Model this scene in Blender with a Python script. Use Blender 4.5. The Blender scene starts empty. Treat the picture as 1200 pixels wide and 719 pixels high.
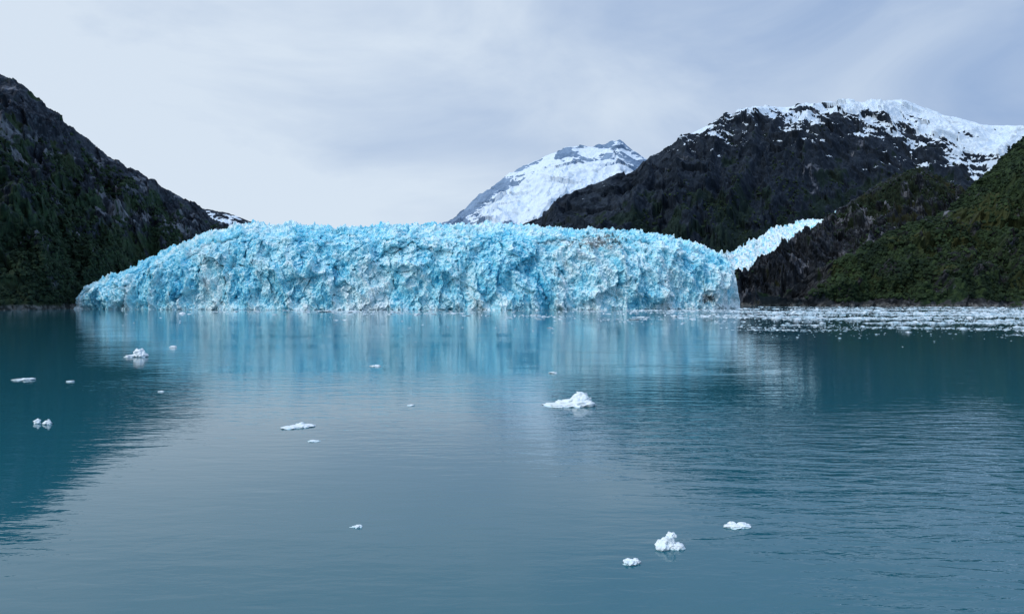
import bpy, math, random
import numpy as np

random.seed(4)
scene = bpy.context.scene
CAM_H = 12.0
F = 942.0

def W(a, b, D):
    """survey reading (bearing a/F, elevation b/F, distance) -> world metres"""
    return (a*D/F, D, CAM_H + b*D/F)

# ------------------------------------------------------------ numpy noise
f32 = lambda v: np.asarray(v, dtype=np.float32)
def h3(ix, iy, iz, s):
    with np.errstate(over='ignore'):
        n = ix.astype(np.int32).view(np.uint32)*np.uint32(374761393)
        n += iy.astype(np.int32).view(np.uint32)*np.uint32(668265263)
        n += iz.astype(np.int32).view(np.uint32)*np.uint32(2246822519)
        n += np.uint32((s*3266489917) & 0xffffffff)
        n ^= n >> np.uint32(13); n *= np.uint32(1274126177)
        n ^= n >> np.uint32(15); n *= np.uint32(2654435761)
        n ^= n >> np.uint32(16)
    return n.astype(np.float32)*np.float32(1/4294967295.0)

def vnoise(x, y, z, s=0):
    ix, iy, iz = np.floor(x), np.floor(y), np.floor(z)
    fx, fy, fz = x-ix, y-iy, z-iz
    q = lambda t: t*t*t*(t*(t*6-15)+10)
    ux, uy, uz = q(fx), q(fy), q(fz)
    r = 0
    for dx in (0, 1):
        wx = ux if dx else 1-ux
        for dy in (0, 1):
            wxy = wx*(uy if dy else 1-uy)
            for dz in (0, 1):
                r = r + wxy*(uz if dz else 1-uz)*h3(ix+dx, iy+dy, iz+dz, s)
    return r*2-1

def fbm(x, y, z, oct=5, s=0, gain=0.5, ridged=False):
    x, y, z = np.broadcast_arrays(f32(x), f32(y), f32(z))
    r = 0; a = 1; t = 0
    for i in range(oct):
        n = vnoise(x, y, z, s+i*17)
        if ridged:
            n = 1-2*np.abs(n)
        r = r+a*n; t += a; a *= gain
        x, y, z = (0.8*x-0.6*y)*2.03+3.1, (0.6*x+0.8*y)*2.03+1.7, z*2.03+5.3
        x, y, z = f32(x), f32(y), f32(z)
    return r/t

def worley(x, y, z, s=0):
    ix, iy, iz = np.floor(x), np.floor(y), np.floor(z)
    F1 = np.full(x.shape, 9.0, np.float32)
    C = [np.zeros(x.shape, np.float32) for _ in range(3)]
    K = [np.zeros(x.shape, np.float32) for _ in range(3)]
    for dx in (-1, 0, 1):
        for dy in (-1, 0, 1):
            for dz in (-1, 0, 1):
                jx, jy, jz = ix+dx, iy+dy, iz+dz
                cx = jx+h3(jx, jy, jz, s+1); cy = jy+h3(jx, jy, jz, s+2); cz = jz+h3(jx, jy, jz, s+3)
                d = (x-cx)**2+(y-cy)**2+(z-cz)**2
                m = d < F1
                np.copyto(F1, d, where=m)
                for k, v in enumerate((cx, cy, cz)):
                    np.copyto(C[k], v, where=m)
                for k, v in enumerate((jx, jy, jz)):
                    np.copyto(K[k], v, where=m)
    return F1, C, K

def facets(x, y, z, s=0):
    x, y, z = np.broadcast_arrays(f32(x), f32(y), f32(z))
    F1, C, K = worley(x, y, z, s)
    r = [h3(K[0], K[1], K[2], s+10+i)-0.5 for i in range(4)]
    val = r[0] + 1.3*(r[1]*(x-C[0])+r[2]*(y-C[1])+r[3]*(z-C[2]))
    return val, F1, r[0]+0.5

def sstep(a, b, x):
    t = np.clip((x-a)/(b-a), 0, 1)
    return t*t*(3-2*t)

# ------------------------------------------------------------ mesh helpers
def fill_mesh(me, V, Fc, k, smooth, attrs):
    me.vertices.add(len(V)); me.vertices.foreach_set("co", V.reshape(-1).astype(np.float32))
    me.loops.add(Fc.size); me.loops.foreach_set("vertex_index", Fc.reshape(-1).astype(np.int32))
    me.polygons.add(len(Fc))
    me.polygons.foreach_set("loop_start", (np.arange(len(Fc))*k).astype(np.int32))
    me.polygons.foreach_set("loop_total", np.full(len(Fc), k, np.int32))
    me.update(calc_edges=True)
    me.polygons.foreach_set("use_smooth", np.full(len(Fc), smooth))
    for kk, v in (attrs or {}).items():
        at = me.attributes.new(kk, 'FLOAT', 'POINT')
        at.data.foreach_set("value", np.ascontiguousarray(v).reshape(-1).astype(np.float32))

def grid_mesh(name, P, attrs=None, smooth=True):
    nu, nv = P.shape[:2]
    me = bpy.data.meshes.new(name)
    idx = np.arange(nu*nv).reshape(nu, nv)
    q = np.stack([idx[:-1, :-1], idx[1:, :-1], idx[1:, 1:], idx[:-1, 1:]], -1).reshape(-1, 4)
    fill_mesh(me, P.reshape(-1, 3), q, 4, smooth, attrs)
    ob = bpy.data.objects.new(name, me)
    scene.collection.objects.link(ob)
    return ob

def tri_mesh(name, V, T, attrs=None, smooth=False):
    me = bpy.data.meshes.new(name)
    fill_mesh(me, V, T, 3, smooth, attrs)
    ob = bpy.data.objects.new(name, me)
    scene.collection.objects.link(ob)
    return ob

import bmesh
def ico(sub):
    bm = bmesh.new(); bmesh.ops.create_icosphere(bm, subdivisions=sub, radius=1)
    V = np.array([v.co[:] for v in bm.verts]); T = np.array([[v.index for v in f.verts] for f in bm.faces])
    bm.free(); return V, T

# ------------------------------------------------------------ material helper
class NT:
    def __init__(s, name):
        s.m = bpy.data.materials.new(name); s.m.use_nodes = True
        s.t = s.m.node_tree; s.t.nodes.clear()
        s.out = s.t.nodes.new('ShaderNodeOutputMaterial')
        s.bsdf = s.t.nodes.new('ShaderNodeBsdfPrincipled')
        s.l(s.bsdf.outputs[0], s.out.inputs['Surface'])
    def n(s, t, **k):
        x = s.t.nodes.new(t)
        for a, b in k.items(): setattr(x, a, b)
        return x
    def l(s, a, b): s.t.links.new(a, b)
    def val(s, sock, v):
        if isinstance(v, (int, float, tuple)): sock.default_value = v
        else: s.l(v, sock)
    def math(s, op, a, b=0.0, clamp=False):
        x = s.n('ShaderNodeMath', operation=op); x.use_clamp = clamp
        s.val(x.inputs[0], a); s.val(x.inputs[1], b); return x.outputs[0]
    def mix(s, f, a, b):
        x = s.n('ShaderNodeMix', data_type='RGBA')
        s.val(x.inputs[0], f); s.val(x.inputs[6], a); s.val(x.inputs[7], b); return x.outputs[2]
    def pos(s, scale=(1, 1, 1), rot=(0, 0, 0)):
        g = s.n('ShaderNodeNewGeometry'); mp = s.n('ShaderNodeMapping')
        mp.inputs['Scale'].default_value = scale; mp.inputs['Rotation'].default_value = rot
        s.l(g.outputs['Position'], mp.inputs['Vector']); return mp.outputs[0]
    def noise(s, vec, scale, detail=5, rough=0.55, dist=0.0):
        x = s.n('ShaderNodeTexNoise'); s.l(vec, x.inputs['Vector'])
        x.inputs['Scale'].default_value = scale; x.inputs['Detail'].default_value = detail
        x.inputs['Roughness'].default_value = rough; x.inputs['Distortion'].default_value = dist
        return x.outputs[0]
    def step(s, v, a, b):
        x = s.n('ShaderNodeMapRange'); x.interpolation_type = 'SMOOTHSTEP'
        s.val(x.inputs[0], v); x.inputs[1].default_value = a; x.inputs[2].default_value = b
        return x.outputs[0]
    def attr(s, name):
        x = s.n('ShaderNodeAttribute'); x.attribute_name = name; return x.outputs['Fac']
    def bump(s, h, strength, dist):
        x = s.n('ShaderNodeBump'); x.inputs['Strength'].default_value = strength
        x.inputs['Distance'].default_value = dist; s.l(h, x.inputs['Height'])
        return x
def c3(r, g, b): return (r, g, b, 1.0)

def mountain_material(name, rock_d, rock_l, veg_d, veg_l, snowcol=(0.80, 0.87, 0.93), fs=1.0, pale=0.62, snow_amp=2.8, hi=2.0, n2snow=0.8):
    m = NT(name)
    n1 = m.attr('n1'); n3 = m.attr('n3')
    n2 = m.noise(m.pos(), 0.11*fs, 5, 0.72)
    rock = m.mix(m.step(n1, 0.36, 0.62), c3(*rock_d), c3(*rock_l))
    rock = m.mix(m.math('MULTIPLY', m.step(n2, 0.50, 0.66), 0.6), rock, c3(rock_l[0]*hi, rock_l[1]*hi, rock_l[2]*hi))
    rock = m.mix(m.math('MULTIPLY', m.step(m.math('ADD', m.attr('npale'), m.math('MULTIPLY', n2, 0.12)), pale+0.06, pale+0.13), 0.75), rock, c3(0.20, 0.21, 0.245))
    veg = m.mix(m.step(n2, 0.38, 0.66), c3(*veg_d), c3(*veg_l))
    veg = m.mix(m.step(n3, 0.5, 0.75), veg, c3(veg_l[0]*1.25, veg_l[1]*0.85, veg_l[2]*0.8))
    vf = m.step(m.math('ADD', m.attr('veg'), m.math('MULTIPLY', m.math('SUBTRACT', n1, 0.5), 2.4)), 0.4, 0.6)
    col = m.mix(vf, rock, veg)
    g = m.n('ShaderNodeNewGeometry'); sx = m.n('ShaderNodeSeparateXYZ'); m.l(g.outputs['Position'], sx.inputs[0])
    shore = m.step(m.math('ADD', sx.outputs[2], m.math('MULTIPLY', n1, 12.0)), 11.0, 8.0)
    col = m.mix(m.math('MULTIPLY', shore, 0.8), col, m.mix(m.step(n2, 0.45, 0.6), c3(0.03, 0.032, 0.033), c3(0.20, 0.20, 0.195)))
    nz = m.n('ShaderNodeSeparateXYZ'); m.l(g.outputs['Normal'], nz.inputs[0])
    sv = m.math('ADD', m.attr('snow'), m.math('MULTIPLY', m.math('SUBTRACT', m.attr('nsnow'), 0.5), snow_amp))
    sv = m.math('ADD', sv, m.math('MULTIPLY', m.math('SUBTRACT', nz.outputs[2], 0.6), 1.2))
    sv = m.math('ADD', sv, m.math('MULTIPLY', m.math('SUBTRACT', n2, 0.5), n2snow))
    sf = m.step(sv, 0.46, 0.56)
    col = m.mix(sf, col, c3(*snowcol))
    m.l(col, m.bsdf.inputs['Base Color'])
    m.bsdf.inputs['Roughness'].default_value = 0.9
    m.bsdf.inputs['Specular IOR Level'].default_value = 0.15
    return m.m

# ------------------------------------------------------------ mountains
def smooth_interp(t, pts, n):
    pts = np.array(pts, float)
    L = np.linspace(0, 1, len(pts)) if t is None else t
    u = np.linspace(0, 1, n)
    r = np.stack([np.interp(u, L, pts[:, k]) for k in range(pts.shape[1])], -1)
    k = max(3, n//(len(pts)*4))
    ker = np.hanning(k+2)[1:-1]; ker /= ker.sum()
    rp = np.pad(r, ((k, k), (0, 0)), mode='edge')
    rs = np.stack([np.convolve(rp[:, j], ker, 'same') for j in range(r.shape[1])], -1)[k:-k]
    return rs

def mountain(name, rows, nu, nv, prof, amp, gully, mat, snow_fn=None, veg_fn=None, seed=0, rt=0.35, fs=1.0, back=0.35, sfs=0.03, fine_k=1.0, sn_z=1.9):
    """rows: list of (ridge_xyz, base_xyz)"""
    R0 = np.array([r[0] for r in rows]); B0 = np.array([r[1] for r in rows])
    d = np.r_[0, np.cumsum(np.linalg.norm(np.diff(R0, axis=0), axis=1)+1e-3)]; t = d/d[-1]
    R = smooth_interp(t, R0, nu); B = smooth_interp(t, B0, nu)
    s = np.interp(np.linspace(0, 1, nu), t, d)
    nb = nv//5
    v = np.r_[np.linspace(0, 1, nv-nb), 1+np.linspace(0, 1, nb+1)[1:]*back]
    vv = np.minimum(v, 1)[None, :]; over = np.maximum(v-1, 0)[None, :]
    P = np.empty((nu, nv, 3))
    for k in (0, 1):
        P[..., k] = B[:, None, k]+(R-B)[:, None, k]*(vv+over)
    P[..., 2] = B[:, None, 2]+(R-B)[:, None, 2]*(prof(vv)-over*1.0)
    hd = (B-R)[:, :2]; hd /= np.linalg.norm(hd, axis=1)[:, None]
    N = np.stack([hd[:, 0]*0.75, hd[:, 1]*0.75, np.full(nu, 0.66)], -1)[:, None, :]
    taper = (1-(1-rt)*sstep(0.7, 1.0, vv+0*over))*(0.25+0.75*sstep(0, 0.2, vv))
    X, Y, Z = P[..., 0]*fs, P[..., 1]*fs, P[..., 2]*fs
    wv = fbm(X/150, Y/150, Z/150, 3, seed+5)
    S = (s[:, None]*fs/110+wv*0.8)
    g = fbm(S, np.broadcast_to(v[None, :]*1.6, S.shape)+wv*0.5, wv*0+seed*3.3, 5, seed+50, 0.55, ridged=True)
    n = fbm(X/90, Y/90, Z/70, 7, seed+90, 0.6, ridged=True)
    fine = fbm(X/14, Y/14, Z/14, 4, seed+120, 0.65)
    fv, fe, _ = facets(X/38+wv, Y/38, Z/26, seed+33)
    fv2, _, _ = facets(X/13+wv*2, Y/13, Z/9, seed+37)
    D = taper*(amp*(n*0.8)+gully*g+amp*0.30*fv*2+amp*0.3*fv2*fine_k)+fine*amp*0.22*fine_k*(0.5+0.5*taper)
    P = P+N*D[..., None]
    h = (P[..., 2])/np.maximum(R[:, None, 2], 1)
    A = (P[..., 0]/P[..., 1]*F)
    sn = snow_fn(A, h, P) if snow_fn else np.full(h.shape, -5.0)
    ve = veg_fn(A, h, P) if veg_fn else np.full(h.shape, -3.0)
    ca, sa = math.cos(0.5), math.sin(0.5)
    Xq, Zq = X*ca+Z*sa, -X*sa+Z*ca
    n1 = 0.5+0.42*fbm(Xq/32+wv, Y/32, Zq/16, 6, seed+210, 0.66)-0.10*n
    npale = 0.5+0.42*fbm(Xq/60+wv, Y/60, Zq/20, 6, seed+230, 0.66)
    n3 = 0.5+0.4*fbm(X/80, Y/80, Z/80, 4, seed+250)
    nsn = 0.5+0.45*fbm(P[..., 0]*sfs*0.6, P[..., 1]*sfs*0.6, P[..., 2]*sfs*sn_z, 7, seed+260, 0.62)
    ob = grid_mesh(name, P, {'snow': sn, 'veg': ve, 'n1': n1, 'npale': npale, 'n3': n3, 'nsnow': nsn})
    ob.data.materials.append(mat)
    return ob, P, ve

def rows(rl, bl):
    return [(W(*r), (b[0]*b[1]/F, b[1], -8.0 if len(b) < 3 else b[2])) for r, b in zip(rl, bl)]

# left mountain
mat_L = mountain_material("dark_rock_slope", (0.013, 0.018, 0.027), (0.044, 0.054, 0.070), (0.010, 0.023, 0.016), (0.032, 0.060, 0.030), pale=0.575)
rL = [(-1050, 470, 820), (-820, 380, 950), (-700, 318, 1040), (-600, 260, 1100), (-560, 236, 1130), (-520, 203, 1170), (-475, 165, 1220), (-430, 141, 1280), (-400, 122, 1330), (-370, 108, 1380), (-345, 90, 1430), (-322, 74, 1500), (-290, 40, 1560)]
bL = [(-1300, 480), (-950, 620), (-750, 740), (-640, 805), (-600, 830), (-560, 870), (-525, 925), (-490, 990), (-455, 1060), (-420, 1130), (-385, 1210), (-350, 1300), (-300, 1400)]
left, PL, vL = mountain("mountain", rows(rL, bL), 900, 420, lambda v: v**0.95, 30, 24, mat_L,
    snow_fn=lambda A, h, P: np.where(A > -350, -0.4, -4),
    veg_fn=lambda A, h, P: 1.1-0.85*h, seed=3, rt=0.3)
# right near green hill
mat_A = mountain_material("forested_slope", (0.018, 0.021, 0.025), (0.055, 0.058, 0.064), (0.011, 0.024, 0.014), (0.038, 0.064, 0.026), pale=0.64)
rA = [(950, 250, 1500), (750, 232, 1600), (650, 208, 1640), (600, 186, 1650), (580, 168, 1640), (550, 138, 1610), (520, 112, 1580), (480, 88, 1540), (440, 70, 1500), (400, 52, 1450), (370, 38, 1400), (340, 20, 1360), (312, 0, 1325), (300, -10, 1320)]
bA = [(1300, 900), (950, 1080), (800, 1180), (720, 1220), (680, 1240), (640, 1255), (600, 1265), (550, 1275), (500, 1285), (450, 1290), (400, 1295), (360, 1300), (315, 1305), (295, 1312)]
hillA, PA, vA = mountain("hill", rows(rA, bA), 800, 360, lambda v: v**0.9, 30, 42, mat_A,
    veg_fn=lambda A, h, P: 0.82-0.5*sstep(420, 330, A)-1.2*sstep(18, 4, P[..., 2])*0.5, seed=11, rt=0.35)
# rocky hill behind
mat_B = mountain_material("rock_bluff", (0.012, 0.016, 0.022), (0.050, 0.057, 0.070), (0.009, 0.016, 0.012), (0.024, 0.038, 0.020), pale=0.59)
rB = [(800, 150, 2000), (650, 150, 2000), (560, 120, 1980), (520, 128, 1960), (500, 141, 1950), (475, 150, 1930), (445, 140, 1900), (415, 124, 1880), (388, 104, 1850), (355, 82, 1780), (320, 62, 1660), (290, 45, 1560), (268, 28, 1480), (254, 6, 1430), (247, -12, 1420)]
bB = [(800, 1600), (650, 1560), (560, 1500), (500, 1480), (460, 1460), (430, 1450), (400, 1440), (370, 1430), (345, 1420), (320, 1410), (300, 1400), (285, 1395), (268, 1390), (252, 1392), (244, 1400)]
hillB, PB, vB = mountain("rocky_hill", rows(rB, bB), 800, 320, lambda v: v**0.85, 42, 42, mat_B,
    veg_fn=lambda A, h, P: 0.3+0.3*sstep(330, 450, A), seed=21, rt=0.35)
# large snow capped mountain
mat_C = mountain_material("snow_capped_rock", (0.010, 0.017, 0.028), (0.027, 0.038, 0.055), (0.009, 0.020, 0.019), (0.017, 0.032, 0.026), (0.70, 0.81, 0.92), fs=0.6, pale=0.66, snow_amp=5.4, hi=1.6, n2snow=0.7)
rC = [(-20, 60, 2300), (15, 86, 2350), (40, 98, 2380), (70, 122, 2400), (100, 135, 2420), (140, 146, 2450), (165, 165, 2500), (200, 186, 2580), (235, 205, 2650), (270, 216, 2750), (320, 222, 2850), (380, 227, 2950), (450, 229, 3050), (480, 224, 3100), (510, 212, 3100), (560, 200, 3100), (600, 198, 3100), (700, 205, 3100), (850, 190, 3000)]
bC = [(-40, 1750), (0, 1780), (20, 1800), (50, 1820), (90, 1850), (120, 1870), (150, 1890), (180, 1900), (205, 1920), (230, 1950), (265, 2000), (310, 2100), (370, 2250), (410, 2300), (450, 2350), (520, 2400), (600, 2450), (700, 2500), (850, 2500)]
def snowC(A, h, P):
    line = np.interp(A, [0, 180, 230, 300, 380, 450, 500, 560, 700], [1.30, 1.10, 0.97, 0.87, 0.81, 0.75, 0.67, 0.60, 0.56])
    return 0.35+(h-line)*6.5+np.where(h < line, (line-h)*2.0, 0)
mC, PC, vC = mountain("snow_capped_mountain", rows(rC, bC), 900, 420, lambda v: 1-(1-v)**1.45, 42, 50, mat_C,
    snow_fn=snowC, veg_fn=lambda A, h, P: 1.0-1.1*h, seed=31, rt=0.22, fs=0.5, sfs=0.022, fine_k=0.7)
# distant white peak
mat_D = mountain_material("haze_tinted_rock", (0.15, 0.23, 0.35), (0.23, 0.33, 0.47), (0.05, 0.07, 0.08), (0.08, 0.1, 0.1), (0.72, 0.83, 0.94), fs=0.35, pale=0.9, snow_amp=3.8, hi=1.2, n2snow=0.7)  # rock colours lightened and blued to paint in the distance haze
rD = [(-140, 50, 4600), (-90, 78, 4700), (-65, 92, 4750), (-45, 112, 4800), (-20, 134, 4900), (10, 153, 5000), (40, 165, 5000), (75, 177, 5050), (92, 174, 5050), (108, 176, 5100), (126, 185, 5100), (140, 173, 5100), (158, 163, 5100), (190, 133, 5100), (260, 80, 5000)]
bD = [(-200, 3800), (-120, 3800), (-90, 3800), (-65, 3800), (-35, 3800), (0, 3800), (30, 3800), (60, 3800), (80, 3800), (100, 3800), (120, 3800), (140, 3800), (160, 3800), (200, 3900), (280, 4000)]
def snowD(A, h, P):
    return 2.0-2.3*sstep(0.60, 0.50, h)*sstep(40, -20, A)-1.6*sstep(0.76, 0.93, h)-1.3*sstep(5, -60, A)
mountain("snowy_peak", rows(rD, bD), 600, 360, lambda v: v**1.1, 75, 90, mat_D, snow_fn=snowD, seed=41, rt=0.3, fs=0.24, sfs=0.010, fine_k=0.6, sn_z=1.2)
# small snow-streaked ridge behind the glacier at left
rE = [(-460, 118, 2250), (-400, 112, 2250), (-365, 105, 2250), (-345, 101, 2250), (-325, 97, 2250), (-310, 90, 2250), (-295, 88, 2250), (-275, 82, 2200), (-240, 70, 2100)]
bE = [(-500, 1750), (-430, 1750), (-380, 1750), (-350, 1750), (-330, 1750), (-310, 1750), (-290, 1750), (-260, 1750), (-220, 1750)]
mountain("snowy_ridge", rows(rE, bE), 300, 160, lambda v: 1-(1-v)**1.3, 16, 12, mat_C, snow_fn=lambda A, h, P: 0.2+0*A, seed=51, rt=0.3)

# ------------------------------------------------------------ glacier
def ice_material(name):
    m = NT(name)
    n2 = m.noise(m.pos(), 0.5, 4, 0.7)
    f = m.math('ADD', m.attr('blue'), m.math('MULTIPLY', m.math('SUBTRACT', n2, 0.5), 0.6))
    r = m.n('ShaderNodeValToRGB'); m.l(f, r.inputs[0])
    e = r.color_ramp.elements
    e[0].position = 0.05; e[0].color = (0.84, 0.95, 0.98, 1)
    e[1].position = 1.0; e[1].color = (0.04, 0.44, 0.66, 1)
    for ps, cc in ((0.30, (0.64, 0.91, 0.98, 1)), (0.52, (0.38, 0.82, 0.95, 1)), (0.78, (0.15, 0.66, 0.86, 1))):
        q = e.new(ps); q.color = cc
    g = m.n('ShaderNodeNewGeometry'); nz = m.n('ShaderNodeSeparateXYZ'); m.l(g.outputs['Normal'], nz.inputs[0])
    up = m.step(m.math('ADD', nz.outputs[2], m.math('MULTIPLY', n2, 0.3)), 0.45, 0.9)
    col = m.mix(m.math('MULTIPLY', up, 0.6), r.outputs[0], c3(0.86, 0.955, 0.98))
    df = m.step(m.math('ADD', m.attr('dirt'), m.math('MULTIPLY', m.math('SUBTRACT', m.noise(m.pos((1, 1, 0.6)), 0.16, 6, 0.75), 0.5), 2.8)), 0.85, 1.05)
    col = m.mix(m.math('MULTIPLY', df, 0.8), col, c3(0.08, 0.09, 0.095))
    m.l(col, m.bsdf.inputs['Base Color'])
    m.bsdf.inputs['Roughness'].default_value = 0.55
    m.bsdf.inputs['Specular IOR Level'].default_value = 0.3
    return m.m
mat_ice = ice_material("glacier_ice")

nu = 1400
a = np.linspace(-516, 268, nu)
Df = np.interp(a, [-516, -480, -400, -250, 0, 150, 230, 268], [950, 925, 895, 868, 872, 905, 950, 1010])
Df = np.convolve(np.pad(Df, 60, 'edge'), np.ones(81)/81, 'same')[60:-60]
dep = np.interp(a, [-516, -480, -350, 180, 240, 268], [12, 50, 150, 170, 110, 30])
top = np.interp(a, [-516, -510, -500, -460, -400, -350, -300, -260, -220, -170, -120, -80, 0, 60, 100, 140, 190, 230, 248, 258, 264, 268],
                   [-13, 6, 15, 31, 59, 80, 90, 88, 84, 85, 88, 88, 88, 83, 81, 80, 72, 60, 51, 41, 14, -14])
Dc = Df+dep
Hc = CAM_H+(top-3)*Dc/F
tt = np.array([0, .10, .46, .67, .84, 1.0]); yy = np.array([0, 0.0, .035, .13, .42, 1.0]); zz = np.array([-.10, 0.0, .46, .72, .90, 1.0])
nf, nbk = 470, 60
t = np.linspace(0, 1, nf)
fy, fz = np.interp(t, tt, yy), np.interp(t, tt, zz)
ker = np.hanning(26); ker /= ker.sum()
sm = lambda q: np.convolve(np.pad(q, 40, 'reflect', reflect_type='odd'), ker, 'same')[40:-40]
fy, fz = sm(fy), sm(fz)
Y = Df[:, None]+dep[:, None]*fy[None, :]
Z = Hc[:, None]*fz[None, :]
tb = np.linspace(0, 1, nbk+1)[1:]
Yb = Dc[:, None]+900*tb[None, :]**1.4
Zb = Hc[:, None]*(1-0.06*tb[None, :])-3*tb[None, :]
X = a[:, None]*Y/F
Xb = (a*Dc/F)[:, None]*(1-0.12*tb[None, :])
X = np.concatenate([X, Xb], 1); Y = np.concatenate([Y, Yb], 1); Z = np.concatenate([Z, Zb], 1)
fz2 = np.r_[fz, np.ones(nbk)]
topness = sstep(0.60, 0.95, fz2)[None, :]
wp = fbm(X/45, Y/45, Z/45, 5, 201, 0.6)*18
wq = fbm(X/30+9, Y/30, Z/30, 4, 206, 0.6)*12
ca, sa = math.cos(0.45), math.sin(0.45)
Xr = (X+wp)*ca+(Z+wq)*sa; Zr = -(X+wp)*sa+(Z+wq)*ca
big = fbm(X/65, Y/200, Z/170, 3, 211)
v1, e1, r1 = facets(Xr/28, Y/40, Zr/26, 300)
v2, e2, r2 = facets((X+wq)/11, Y/14, (Z-wp*.5)/22, 320)
v3, e3, r3 = facets((X+wp*.3)/5.2, Y/6, Z/8.5, 340)
v4, e4, r4 = facets(X/2.4, Y/2.6, Z/3.0, 345)
fin = fbm(Xr/20, Y/30, Zr/65, 6, 370, 0.6, ridged=True)
fin2 = fbm((X+wq)/8, Y/9, Z/13, 5, 380, 0.65)
endt = (sstep(-516, -490, a)*sstep(268, 248, a))[:, None]
low = sstep(0.0, 0.16, fz2)[None, :]
dfront = (big*14+v1*11*low+v2*6.5*(0.4+0.6*low)+v3*4.2+v4*2.0+fin*7.5+fin2*4.5)
spire = np.maximum(fbm(X/9, Y/12, X*0, 3, 391, 0.6)-0.08, 0)*13
dtop = (v1*4+v2*5+v3*5.5+v4*3+fin2*5+spire-1.5)
k = (0.5+0.5*endt)
Y2 = Y-dfront*k*(1-0.5*topness)
Z2 = Z+(dfront*0.12*(1-topness)*low+dtop*0.62*topness)*k
X2 = X+(v2*2.0+v3*1.5)*endt*low
P = np.stack([X2, Y2, Z2], -1)
A2 = X/Y*F
local = v2*7+v3*5+v4*3+fin*6+fin2*5
local = local-local.mean()
n4 = fbm(Xr/6, Y/7, Zr/20, 6, 420, 0.68)
blue = 0.43-0.026*local+0.14*(r2-0.5)+0.22*(r1-0.5)+0.42*fbm(Xr/36, Y/60, Zr/80, 5, 400, 0.6)+0.48*n4
blue += 0.22*np.exp(-((A2+20)/90)**2-((Z-50)/28)**2)
blue -= 0.35*sstep(205, 245, A2)*sstep(60, 40, Z)
blue -= 0.12*sstep(12, 3, Z)
dirt = 0.80*np.exp(-((A2-100)/55)**2-((Z-78)/22)**2)+0.2*np.exp(-((A2-90)/130)**2)+1.2*np.exp(-((A2-228)/13)**2-((Z-12)/9)**2)
glac = grid_mesh("glacier", P, {'blue': blue, 'dirt': dirt}, smooth=False)
glac.data.materials.append(mat_ice)

# side glacier tongue
nearl = np.array([W(244, 22, 1420), W(262, 27, 1500), W(285, 38, 1600), W(310, 50, 1700), W(335, 66, 1800), W(358, 82, 1880), W(380, 98, 1960)])
farl = np.array([W(240, 48, 1520), W(258, 57, 1650), W(285, 69, 1760), W(312, 82, 1880), W(338, 88, 1990), W(360, 93, 2100), (380*2180/F, 2180, 215)])
NU, NV = 600, 200
nr = smooth_interp(None, nearl, NU); fr = smooth_interp(None, farl, NU)
vv = np.linspace(-0.35, 1.1, NV)[None, :, None]
P = nr[:, None, :]+(fr-nr)[:, None, :]*vv
v1, e1, r1 = facets(P[..., 0]/12, P[..., 1]/30, P[..., 2]/9, 500)
v2, e2, r2 = facets(P[..., 0]/5, P[..., 1]/14, P[..., 2]/4, 505)
f1 = fbm(P[..., 0]/9, P[..., 1]/22, P[..., 2]/7, 5, 510)
f2 = fbm(P[..., 0]/60, P[..., 1]/90, P[..., 2]/60, 3, 520)
P[..., 2] += v1*5+f1*3+f2*14+v2*3
tongue = grid_mesh("hanging_glacier", P, {'blue': 0.27+0.4*(r1-0.5)-f1*0.6-0.5*v2, 'dirt': np.full(f1.shape, 0.66)}, smooth=False)
tongue.data.materials.append(mat_ice)

# ------------------------------------------------------------ forest
V0, T0 = ico(1)
def scatter(name, parts, mat):
    Vs, Ts, As = [], [], []; off = 0
    for P, veg, count, smin, smax, seed in parts:
        r = np.random.default_rng(seed)
        nu, nv = P.shape[:2]; nvf = int(nv*0.82)
        i = r.integers(0, nu, count*3); j = r.integers(2, nvf, count*3)
        q = P[i, j]; dens = fbm(q[:, 0]/60, q[:, 1]/60, q[:, 2]/60, 4, seed)
        keep = (q[:, 2] > 7) & (dens*0.9+veg[i, j]-0.45 > r.random(count*3)*0.5)
        q = q[keep][:count]; k = len(q)
        s = smin+(smax-smin)*r.random(k)**2
        ang = r.random(k)*6.28
        jit = 1+0.35*(r.random((k, len(V0), 1))-0.5)*2
        V = V0[None]*jit
        ca, sa = np.cos(ang)[:, None], np.sin(ang)[:, None]
        VX = V[..., 0]*ca-V[..., 1]*sa; VY = V[..., 0]*sa+V[..., 1]*ca
        V = np.stack([VX*s[:, None], VY*s[:, None], V[..., 2]*(s*0.85)[:, None]], -1)+q[:, None, :]+np.array([0, 0, 0.3])*s[:, None, None]
        Vs.append(V.reshape(-1, 3)); As.append(np.repeat(r.random(k), len(V0)))
        Ts.append((T0[None]+(np.arange(k)*len(V0))[:, None, None]).reshape(-1, 3)+off); off += k*len(V0)
    ob = tri_mesh(name, np.concatenate(Vs), np.concatenate(Ts), {'tone': np.concatenate(As)})
    ob.data.materials.append(mat); return ob
m = NT("tree_foliage")
n1 = m.noise(m.pos(), 0.4, 2, 0.6)
big_n = m.noise(m.pos(), 0.012, 3, 0.6)
tone = m.math('ADD', m.math('MULTIPLY', m.attr('tone'), 0.6), m.math('MULTIPLY', n1, 0.4))
tone = m.math('MULTIPLY', tone, m.math('MULTIPLY', m.step(big_n, 0.3, 0.7), 1.3))
col = m.mix(tone, c3(0.009, 0.018, 0.012), c3(0.041, 0.068, 0.028))
m.l(col, m.bsdf.inputs['Base Color']); m.bsdf.inputs['Roughness'].default_value = 0.9
m.bsdf.inputs['Specular IOR Level'].default_value = 0.1
m2 = NT("dark_tree_foliage")
col = m2.mix(m2.attr('tone'), c3(0.009, 0.019, 0.014), c3(0.028, 0.049, 0.026))
m2.l(col, m2.bsdf.inputs['Base Color']); m2.bsdf.inputs['Roughness'].default_value = 0.9
m2.bsdf.inputs['Specular IOR Level'].default_value = 0.1
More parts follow.
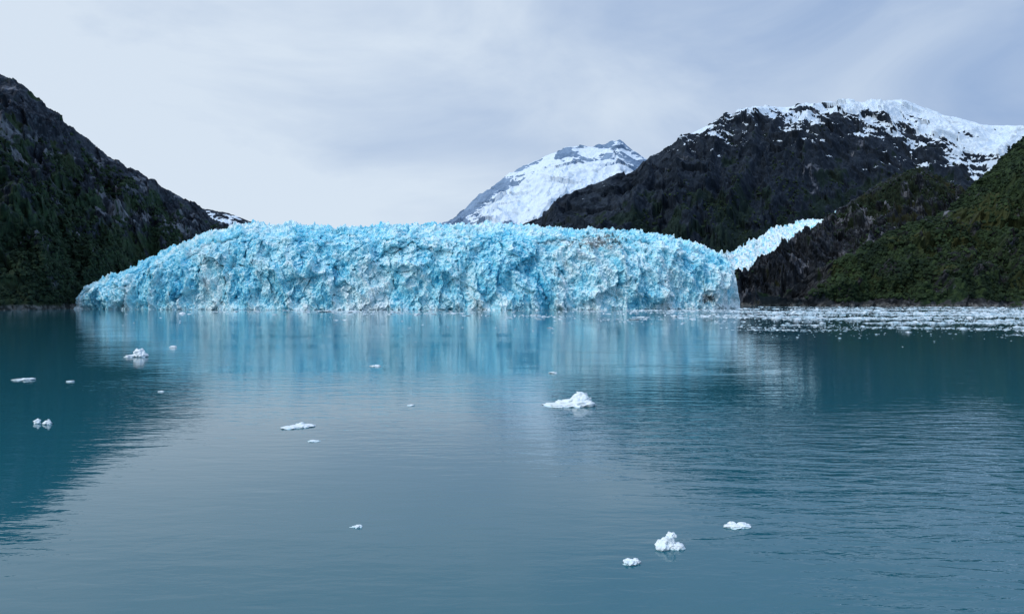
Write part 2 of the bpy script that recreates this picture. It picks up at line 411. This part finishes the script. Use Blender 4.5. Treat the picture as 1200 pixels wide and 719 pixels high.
scatter("forest", [(PA, vA, 14000, 1.6, 4.6, 71)], m.m)
scatter("forest", [(PB, vB, 4000, 1.6, 4.0, 72), (PL, vL, 12000, 1.4, 3.6, 73), (PC, vC, 7000, 2.5, 5, 74)], m2.m)

# ------------------------------------------------------------ floating ice
m = NT("iceberg_ice")
n1 = m.noise(m.pos(), 3.0, 5, 0.65); n2 = m.noise(m.pos(), 14.0, 4, 0.6)
g = m.n('ShaderNodeNewGeometry'); sx = m.n('ShaderNodeSeparateXYZ'); m.l(g.outputs['Position'], sx.inputs[0])
low_ = m.step(sx.outputs[2], 0.10, 0.0)
f = m.math('ADD', m.math('MULTIPLY', m.step(n1, 0.48, 0.7), 0.35), m.math('MULTIPLY', low_, 0.55), clamp=True)
m.l(m.mix(f, c3(0.86, 0.93, 0.96), c3(0.42, 0.74, 0.84)), m.bsdf.inputs['Base Color'])
m.bsdf.inputs['Roughness'].default_value = 0.35
b = m.bump(m.math('ADD', n1, m.math('MULTIPLY', n2, 0.4)), 0.5, 0.08); m.l(b.outputs[0], m.bsdf.inputs['Normal'])
mat_float = m.m
mat_brash = NT("brash_ice_bits")
bn = mat_brash.noise(mat_brash.pos(), 0.25, 2, 0.6)
mat_brash.l(mat_brash.mix(mat_brash.step(bn, 0.35, 0.65), c3(0.38, 0.56, 0.65), c3(0.80, 0.88, 0.93)), mat_brash.bsdf.inputs['Base Color'])
mat_brash.bsdf.inputs['Roughness'].default_value = 0.5
mat_brash = mat_brash.m

V5, T5 = ico(5)
def berg(name, a, b, wpx, lobes, seed):
    """lobes: (dx,dy,dz,rx,ry,rz) in units of half width"""
    D = CAM_H*F/(-b); x0 = a*D/F; w = wpx*D/F/2
    Vs, Ts = [], []
    for i, (dx, dy, dz, rx, ry, rz) in enumerate(lobes):
        V = V5.copy()
        s = seed*31+i*7
        fv, fe, _ = facets(V[:, 0]*1.6+s, V[:, 1]*1.6, V[:, 2]*1.6, s)
        n = fbm(V[:, 0]*1.5+s, V[:, 1]*1.5, V[:, 2]*1.5, 5, s, 0.55)
        V = V*(1+0.45*fv+0.35*n)[:, None]
        V = V*np.array([rx, ry, rz])*w+np.array([dx, dy, dz])*w
        Vs.append(V); Ts.append(T5+i*len(V5))
    V = np.concatenate(Vs)
    ob = tri_mesh(name, V, np.concatenate(Ts), smooth=True)
    ob.location = (x0, D, 0)
    ob.data.materials.append(mat_float); return ob
berg("iceberg", 68, -125, 54, [(-0.45, 0, 0, .60, .7, .09), (-0.1, 0.5, 0.03, .5, .5, .16), (0.45, 0.1, 0.04, .5, .6, .22), (0.50, 0.7, 0.1, .42, .35, .36), (0.05, -0.2, 0.0, .6, .5, .10)], 1)
berg("iceberg", 184, -293, 36, [(-0.35, 0, 0.12, .5, .5, .42), (0.35, 0.1, 0.05, .55, .5, .3), (0.05, 0.3, 0.4, .42, .4, .45), (0.25, 0.3, 0.75, .28, .22, .24), (0.7, 0, 0.0, .3, .35, .2)], 2)
berg("iceberg", 141, -311, 20, [(-0.2, 0, 0.05, .75, .8, .35), (0.4, .2, 0.2, .5, .5, .32)], 3)
berg("iceberg", 266, -268, 31, [(-0.2, 0, 0.0, .75, .6, .24), (0.3, .2, 0.05, .6, .5, .2), (-.4, .3, .1, .3, .3, .22)], 4)
berg("iceberg", -182, -268, 13, [(0.2, 0, 0.05, .7, .6, .35), (-0.5, 0, 0, .6, .4, .2)], 5)
berg("iceberg", -252, -151, 36, [(-0.4, 0, 0.0, .6, .8, .10), (0.3, .3, 0.0, .7, .7, .14), (0, .8, .05, .3, .3, .14)], 6)
berg("iceberg", -233, -167, 12, [(0, 0, 0, 1, 1, .2)], 7)
berg("iceberg", -557, -146, 9, [(0, 0, 0.2, .8, .8, .8), (0.1, 0, .8, .3, .3, .5)], 8)
berg("iceberg", -545, -147, 10, [(0, 0, 0.2, .9, .8, .6), (0.3, 0, .5, .3, .3, .6)], 9)
berg("iceberg", -572, -95, 24, [(-0.3, 0, 0, .7, .8, .12), (.4, 0, .05, .5, .5, .15)], 10)
berg("iceberg", -518, -97, 8, [(0, 0, 0, 1, 1, .3)], 11)
berg("iceberg", -440, -68, 24, [(-0.5, 0, 0, .5, .8, .2), (.2, 0, .2, .5, .5, .55), (.6, 0, .1, .4, .5, .25)], 12)
berg("iceberg", -160, -79, 11, [(0, 0, 0, 1, 1, .25)], 13)
berg("iceberg", -119, -125, 9, [(0, 0, 0, 1, 1, .25)], 14)
berg("iceberg", 48, -87, 9, [(0, 0, 0, 1, 1, .3)], 15)
berg("iceberg", -412, -109, 7, [(0, 0, 0, 1, 1, .3)], 16)
berg("iceberg", -397, -57, 7, [(0, 0, 0.1, 1, 1, .5)], 17)

# brash ice field
def brash():
    r = np.random.default_rng(5)
    N = 240000
    a = r.uniform(-480, 900, N); b = -np.exp(r.uniform(math.log(9.6), math.log(60), N))
    D = CAM_H*F/(-b); x = a*D/F
    band = fbm(x/70, D/40, x*0, 5, 77, 0.62)
    right = sstep(215, 290, a)*(np.interp(-b, [9, 13, 20, 30, 40, 50], [.8, .9, .9, .75, .4, 0.0]))
    mid = sstep(-420, -200, a)*np.interp(-b, [11, 15, 18, 26, 45, 75], [.6, .4, .10, .015, .002, 0])
    cen = sstep(-60, 60, a)*np.interp(-b, [11, 15, 22, 30, 40], [.7, .5, .20, .02, 0])
    stray = 0.0018*np.interp(-b, [11, 30, 60], [1, 1, .3])
    p = np.maximum.reduce([right*np.clip(0.24+1.8*band, 0.03, 1), mid*np.clip(0.25+1.6*band, 0.01, 1), cen*np.clip(0.22+1.7*band, 0, 1), stray+0*band])
    keep = (r.random(N) < p) & (D < 1290)
    frontD = np.interp(a, [-516, -400, -250, 0, 150, 230, 268, 300], [925, 870, 843, 846, 880, 925, 985, 1260])
    keep &= D < frontD
    x, D = x[keep], D[keep]; k = len(x)
    s = 0.15+0.22*r.pareto(2.6, k); s = np.minimum(s, 1.8)*np.clip(D/350, 0.3, 1.8)
    jit = 1+0.5*(r.random((k, len(V0), 1))-0.5)*2
    V = V0[None]*jit
    hgt = (0.16+0.28*r.random(k))
    V = np.stack([V[..., 0]*(s*(1+0.9*r.random(k)))[:, None], V[..., 1]*(s*(0.7+.7*r.random(k)))[:, None], V[..., 2]*(s*hgt)[:, None]], -1)
    V += np.stack([x, D, 0*x], -1)[:, None, :]
    T = (T0[None]+(np.arange(k)*len(V0))[:, None, None]).reshape(-1, 3)
    ob = tri_mesh("brash_ice", V.reshape(-1, 3), T); ob.data.materials.append(mat_brash)
brash()

# ------------------------------------------------------------ water
me = bpy.data.meshes.new("water")
S = 30000
me.from_pydata([(-S, -S, 0), (S, -S, 0), (S, S, 0), (-S, S, 0)], [], [(0, 1, 2, 3)])
water = bpy.data.objects.new("water", me); scene.collection.objects.link(water)
m = NT("fjord_water")
n_s = m.noise(m.pos((0.40, 1, 1), (0, 0, 0.35)), 1.3, 3, 0.6, 0.4)
n_m = m.noise(m.pos((0.35, 1, 1), (0, 0, 0.18)), 0.5, 2, 0.5, 0.3)
n_l = m.noise(m.pos((0.5, 1, 1), (0, 0, 0.1)), 0.05, 2, 0.5)
slick = m.step(m.noise(m.pos((0.35, 1, 1), (0, 0, 0.1)), 0.018, 3, 0.55, 0.8), 0.40, 0.62)
sxw = m.n('ShaderNodeSeparateXYZ'); m.l(m.pos(), sxw.inputs[0])
# the breeze reaches the right-hand (eastern) near shore of the fjord; under the ice cliff it is calm
east = m.step(sxw.outputs[0], 4.0, 26.0)
calm = m.step(sxw.outputs[1], 110.0, 65.0)
gust = m.math('ADD', m.math('MULTIPLY', slick, 0.28), 0.20)
gust = m.math('ADD', gust, m.math('MULTIPLY', m.math('MULTIPLY', east, calm), m.math('ADD', m.math('MULTIPLY', slick, 0.7), 0.75)))
h = m.math('ADD', m.math('MULTIPLY', n_s, 0.045), m.math('MULTIPLY', n_m, 0.10))
h = m.math('MULTIPLY', h, gust)
h = m.math('ADD', h, m.math('MULTIPLY', n_l, 0.07))
b = m.bump(h, 1.0, 1.0)
m.l(b.outputs[0], m.bsdf.inputs['Normal'])
m.l(m.mix(m.noise(m.pos((0.4, 1, 1)), 0.01, 2, 0.5), c3(0.013, 0.108, 0.142), c3(0.016, 0.128, 0.174)), m.bsdf.inputs['Base Color'])
m.bsdf.inputs['Roughness'].default_value = 0.03
m.bsdf.inputs['IOR'].default_value = 1.333
me.materials.append(m.m)

# ------------------------------------------------------------ sky
w = bpy.data.worlds.new("World"); scene.world = w; w.use_nodes = True
t = w.node_tree; t.nodes.clear()
N = t.nodes.new; L = t.links.new
out = N('ShaderNodeOutputWorld'); bg = N('ShaderNodeBackground'); L(bg.outputs[0], out.inputs[0])
bg.inputs['Strength'].default_value = 0.1
SUN_EL, SUN_AZ = math.radians(40), math.radians(225)
sky = N('ShaderNodeTexSky'); sky.sky_type = 'NISHITA'; sky.sun_disc = False
sky.sun_elevation = SUN_EL; sky.sun_rotation = SUN_AZ
tc = N('ShaderNodeTexCoord')
mp = N('ShaderNodeMapping'); mp.inputs['Scale'].default_value = (1, 1, 2.2); mp.inputs['Rotation'].default_value = (0, 0.35, 0)
L(tc.outputs['Generated'], mp.inputs[0])
nz = N('ShaderNodeTexNoise'); nz.inputs['Scale'].default_value = 3.4; nz.inputs['Detail'].default_value = 6; nz.inputs['Roughness'].default_value = 0.55; nz.inputs['Distortion'].default_value = 0.5
L(mp.outputs[0], nz.inputs['Vector'])
sp = N('ShaderNodeSeparateXYZ'); L(tc.outputs['Generated'], sp.inputs[0])
def M(op, a, b, clamp=False):
    x = N('ShaderNodeMath'); x.operation = op; x.use_clamp = clamp
    for i, v in enumerate((a, b)):
        if isinstance(v, (int, float)): x.inputs[i].default_value = v
        else: L(v, x.inputs[i])
    return x.outputs[0]
f = M('ADD', M('MULTIPLY', M('SUBTRACT', nz.outputs[0], 0.5), 1.7), 0.14)
f = M('ADD', f, M('MULTIPLY', sp.outputs[0], 0.85))
f = M('ADD', f, M('MULTIPLY', sp.outputs[2], 0.6), clamp=True)
mx = N('ShaderNodeMix'); mx.data_type = 'RGBA'; L(f, mx.inputs[0])
mx.inputs[6].default_value = (0.70, 0.80, 0.92, 1); mx.inputs[7].default_value = (0.32, 0.45, 0.69, 1)
zb = M('ADD', M('MULTIPLY', M('MAXIMUM', M('SUBTRACT', sp.outputs[2], 0.35), 0.0), 8.0), 10.0)
sc = N('ShaderNodeVectorMath'); sc.operation = 'SCALE'; L(mx.outputs[2], sc.inputs[0]); L(zb, sc.inputs['Scale'])
m2 = N('ShaderNodeMix'); m2.data_type = 'RGBA'; m2.inputs[0].default_value = 0.94
L(sky.outputs[0], m2.inputs[6]); L(sc.outputs[0], m2.inputs[7]); L(m2.outputs[2], bg.inputs[0])

# ------------------------------------------------------------ sun (veiled by overcast)
sd = bpy.data.lights.new("sun", 'SUN'); sd.energy = 1.3; sd.angle = math.radians(12); sd.color = (1.0, 0.98, 0.95)
so = bpy.data.objects.new("sun", sd); scene.collection.objects.link(so)
from mathutils import Vector
dirv = Vector((math.sin(SUN_AZ)*math.cos(SUN_EL), math.cos(SUN_AZ)*math.cos(SUN_EL), math.sin(SUN_EL)))
so.rotation_euler = (-dirv).to_track_quat('-Z', 'Y').to_euler()
so.location = (0, 0, 400)

scene.view_settings.view_transform = 'Standard'
scene.view_settings.look = 'None'
scene.view_settings.exposure = 0

cd = bpy.data.cameras.new("camera"); cam = bpy.data.objects.new("camera", cd); scene.collection.objects.link(cam)
cd.sensor_width = 36; cd.lens = F/1200*36; cd.clip_end = 60000; cd.clip_start = 0.5
cam.location = (0, 0, CAM_H); cam.rotation_euler = (math.radians(90-0.578), 0, 0)
scene.camera = cam
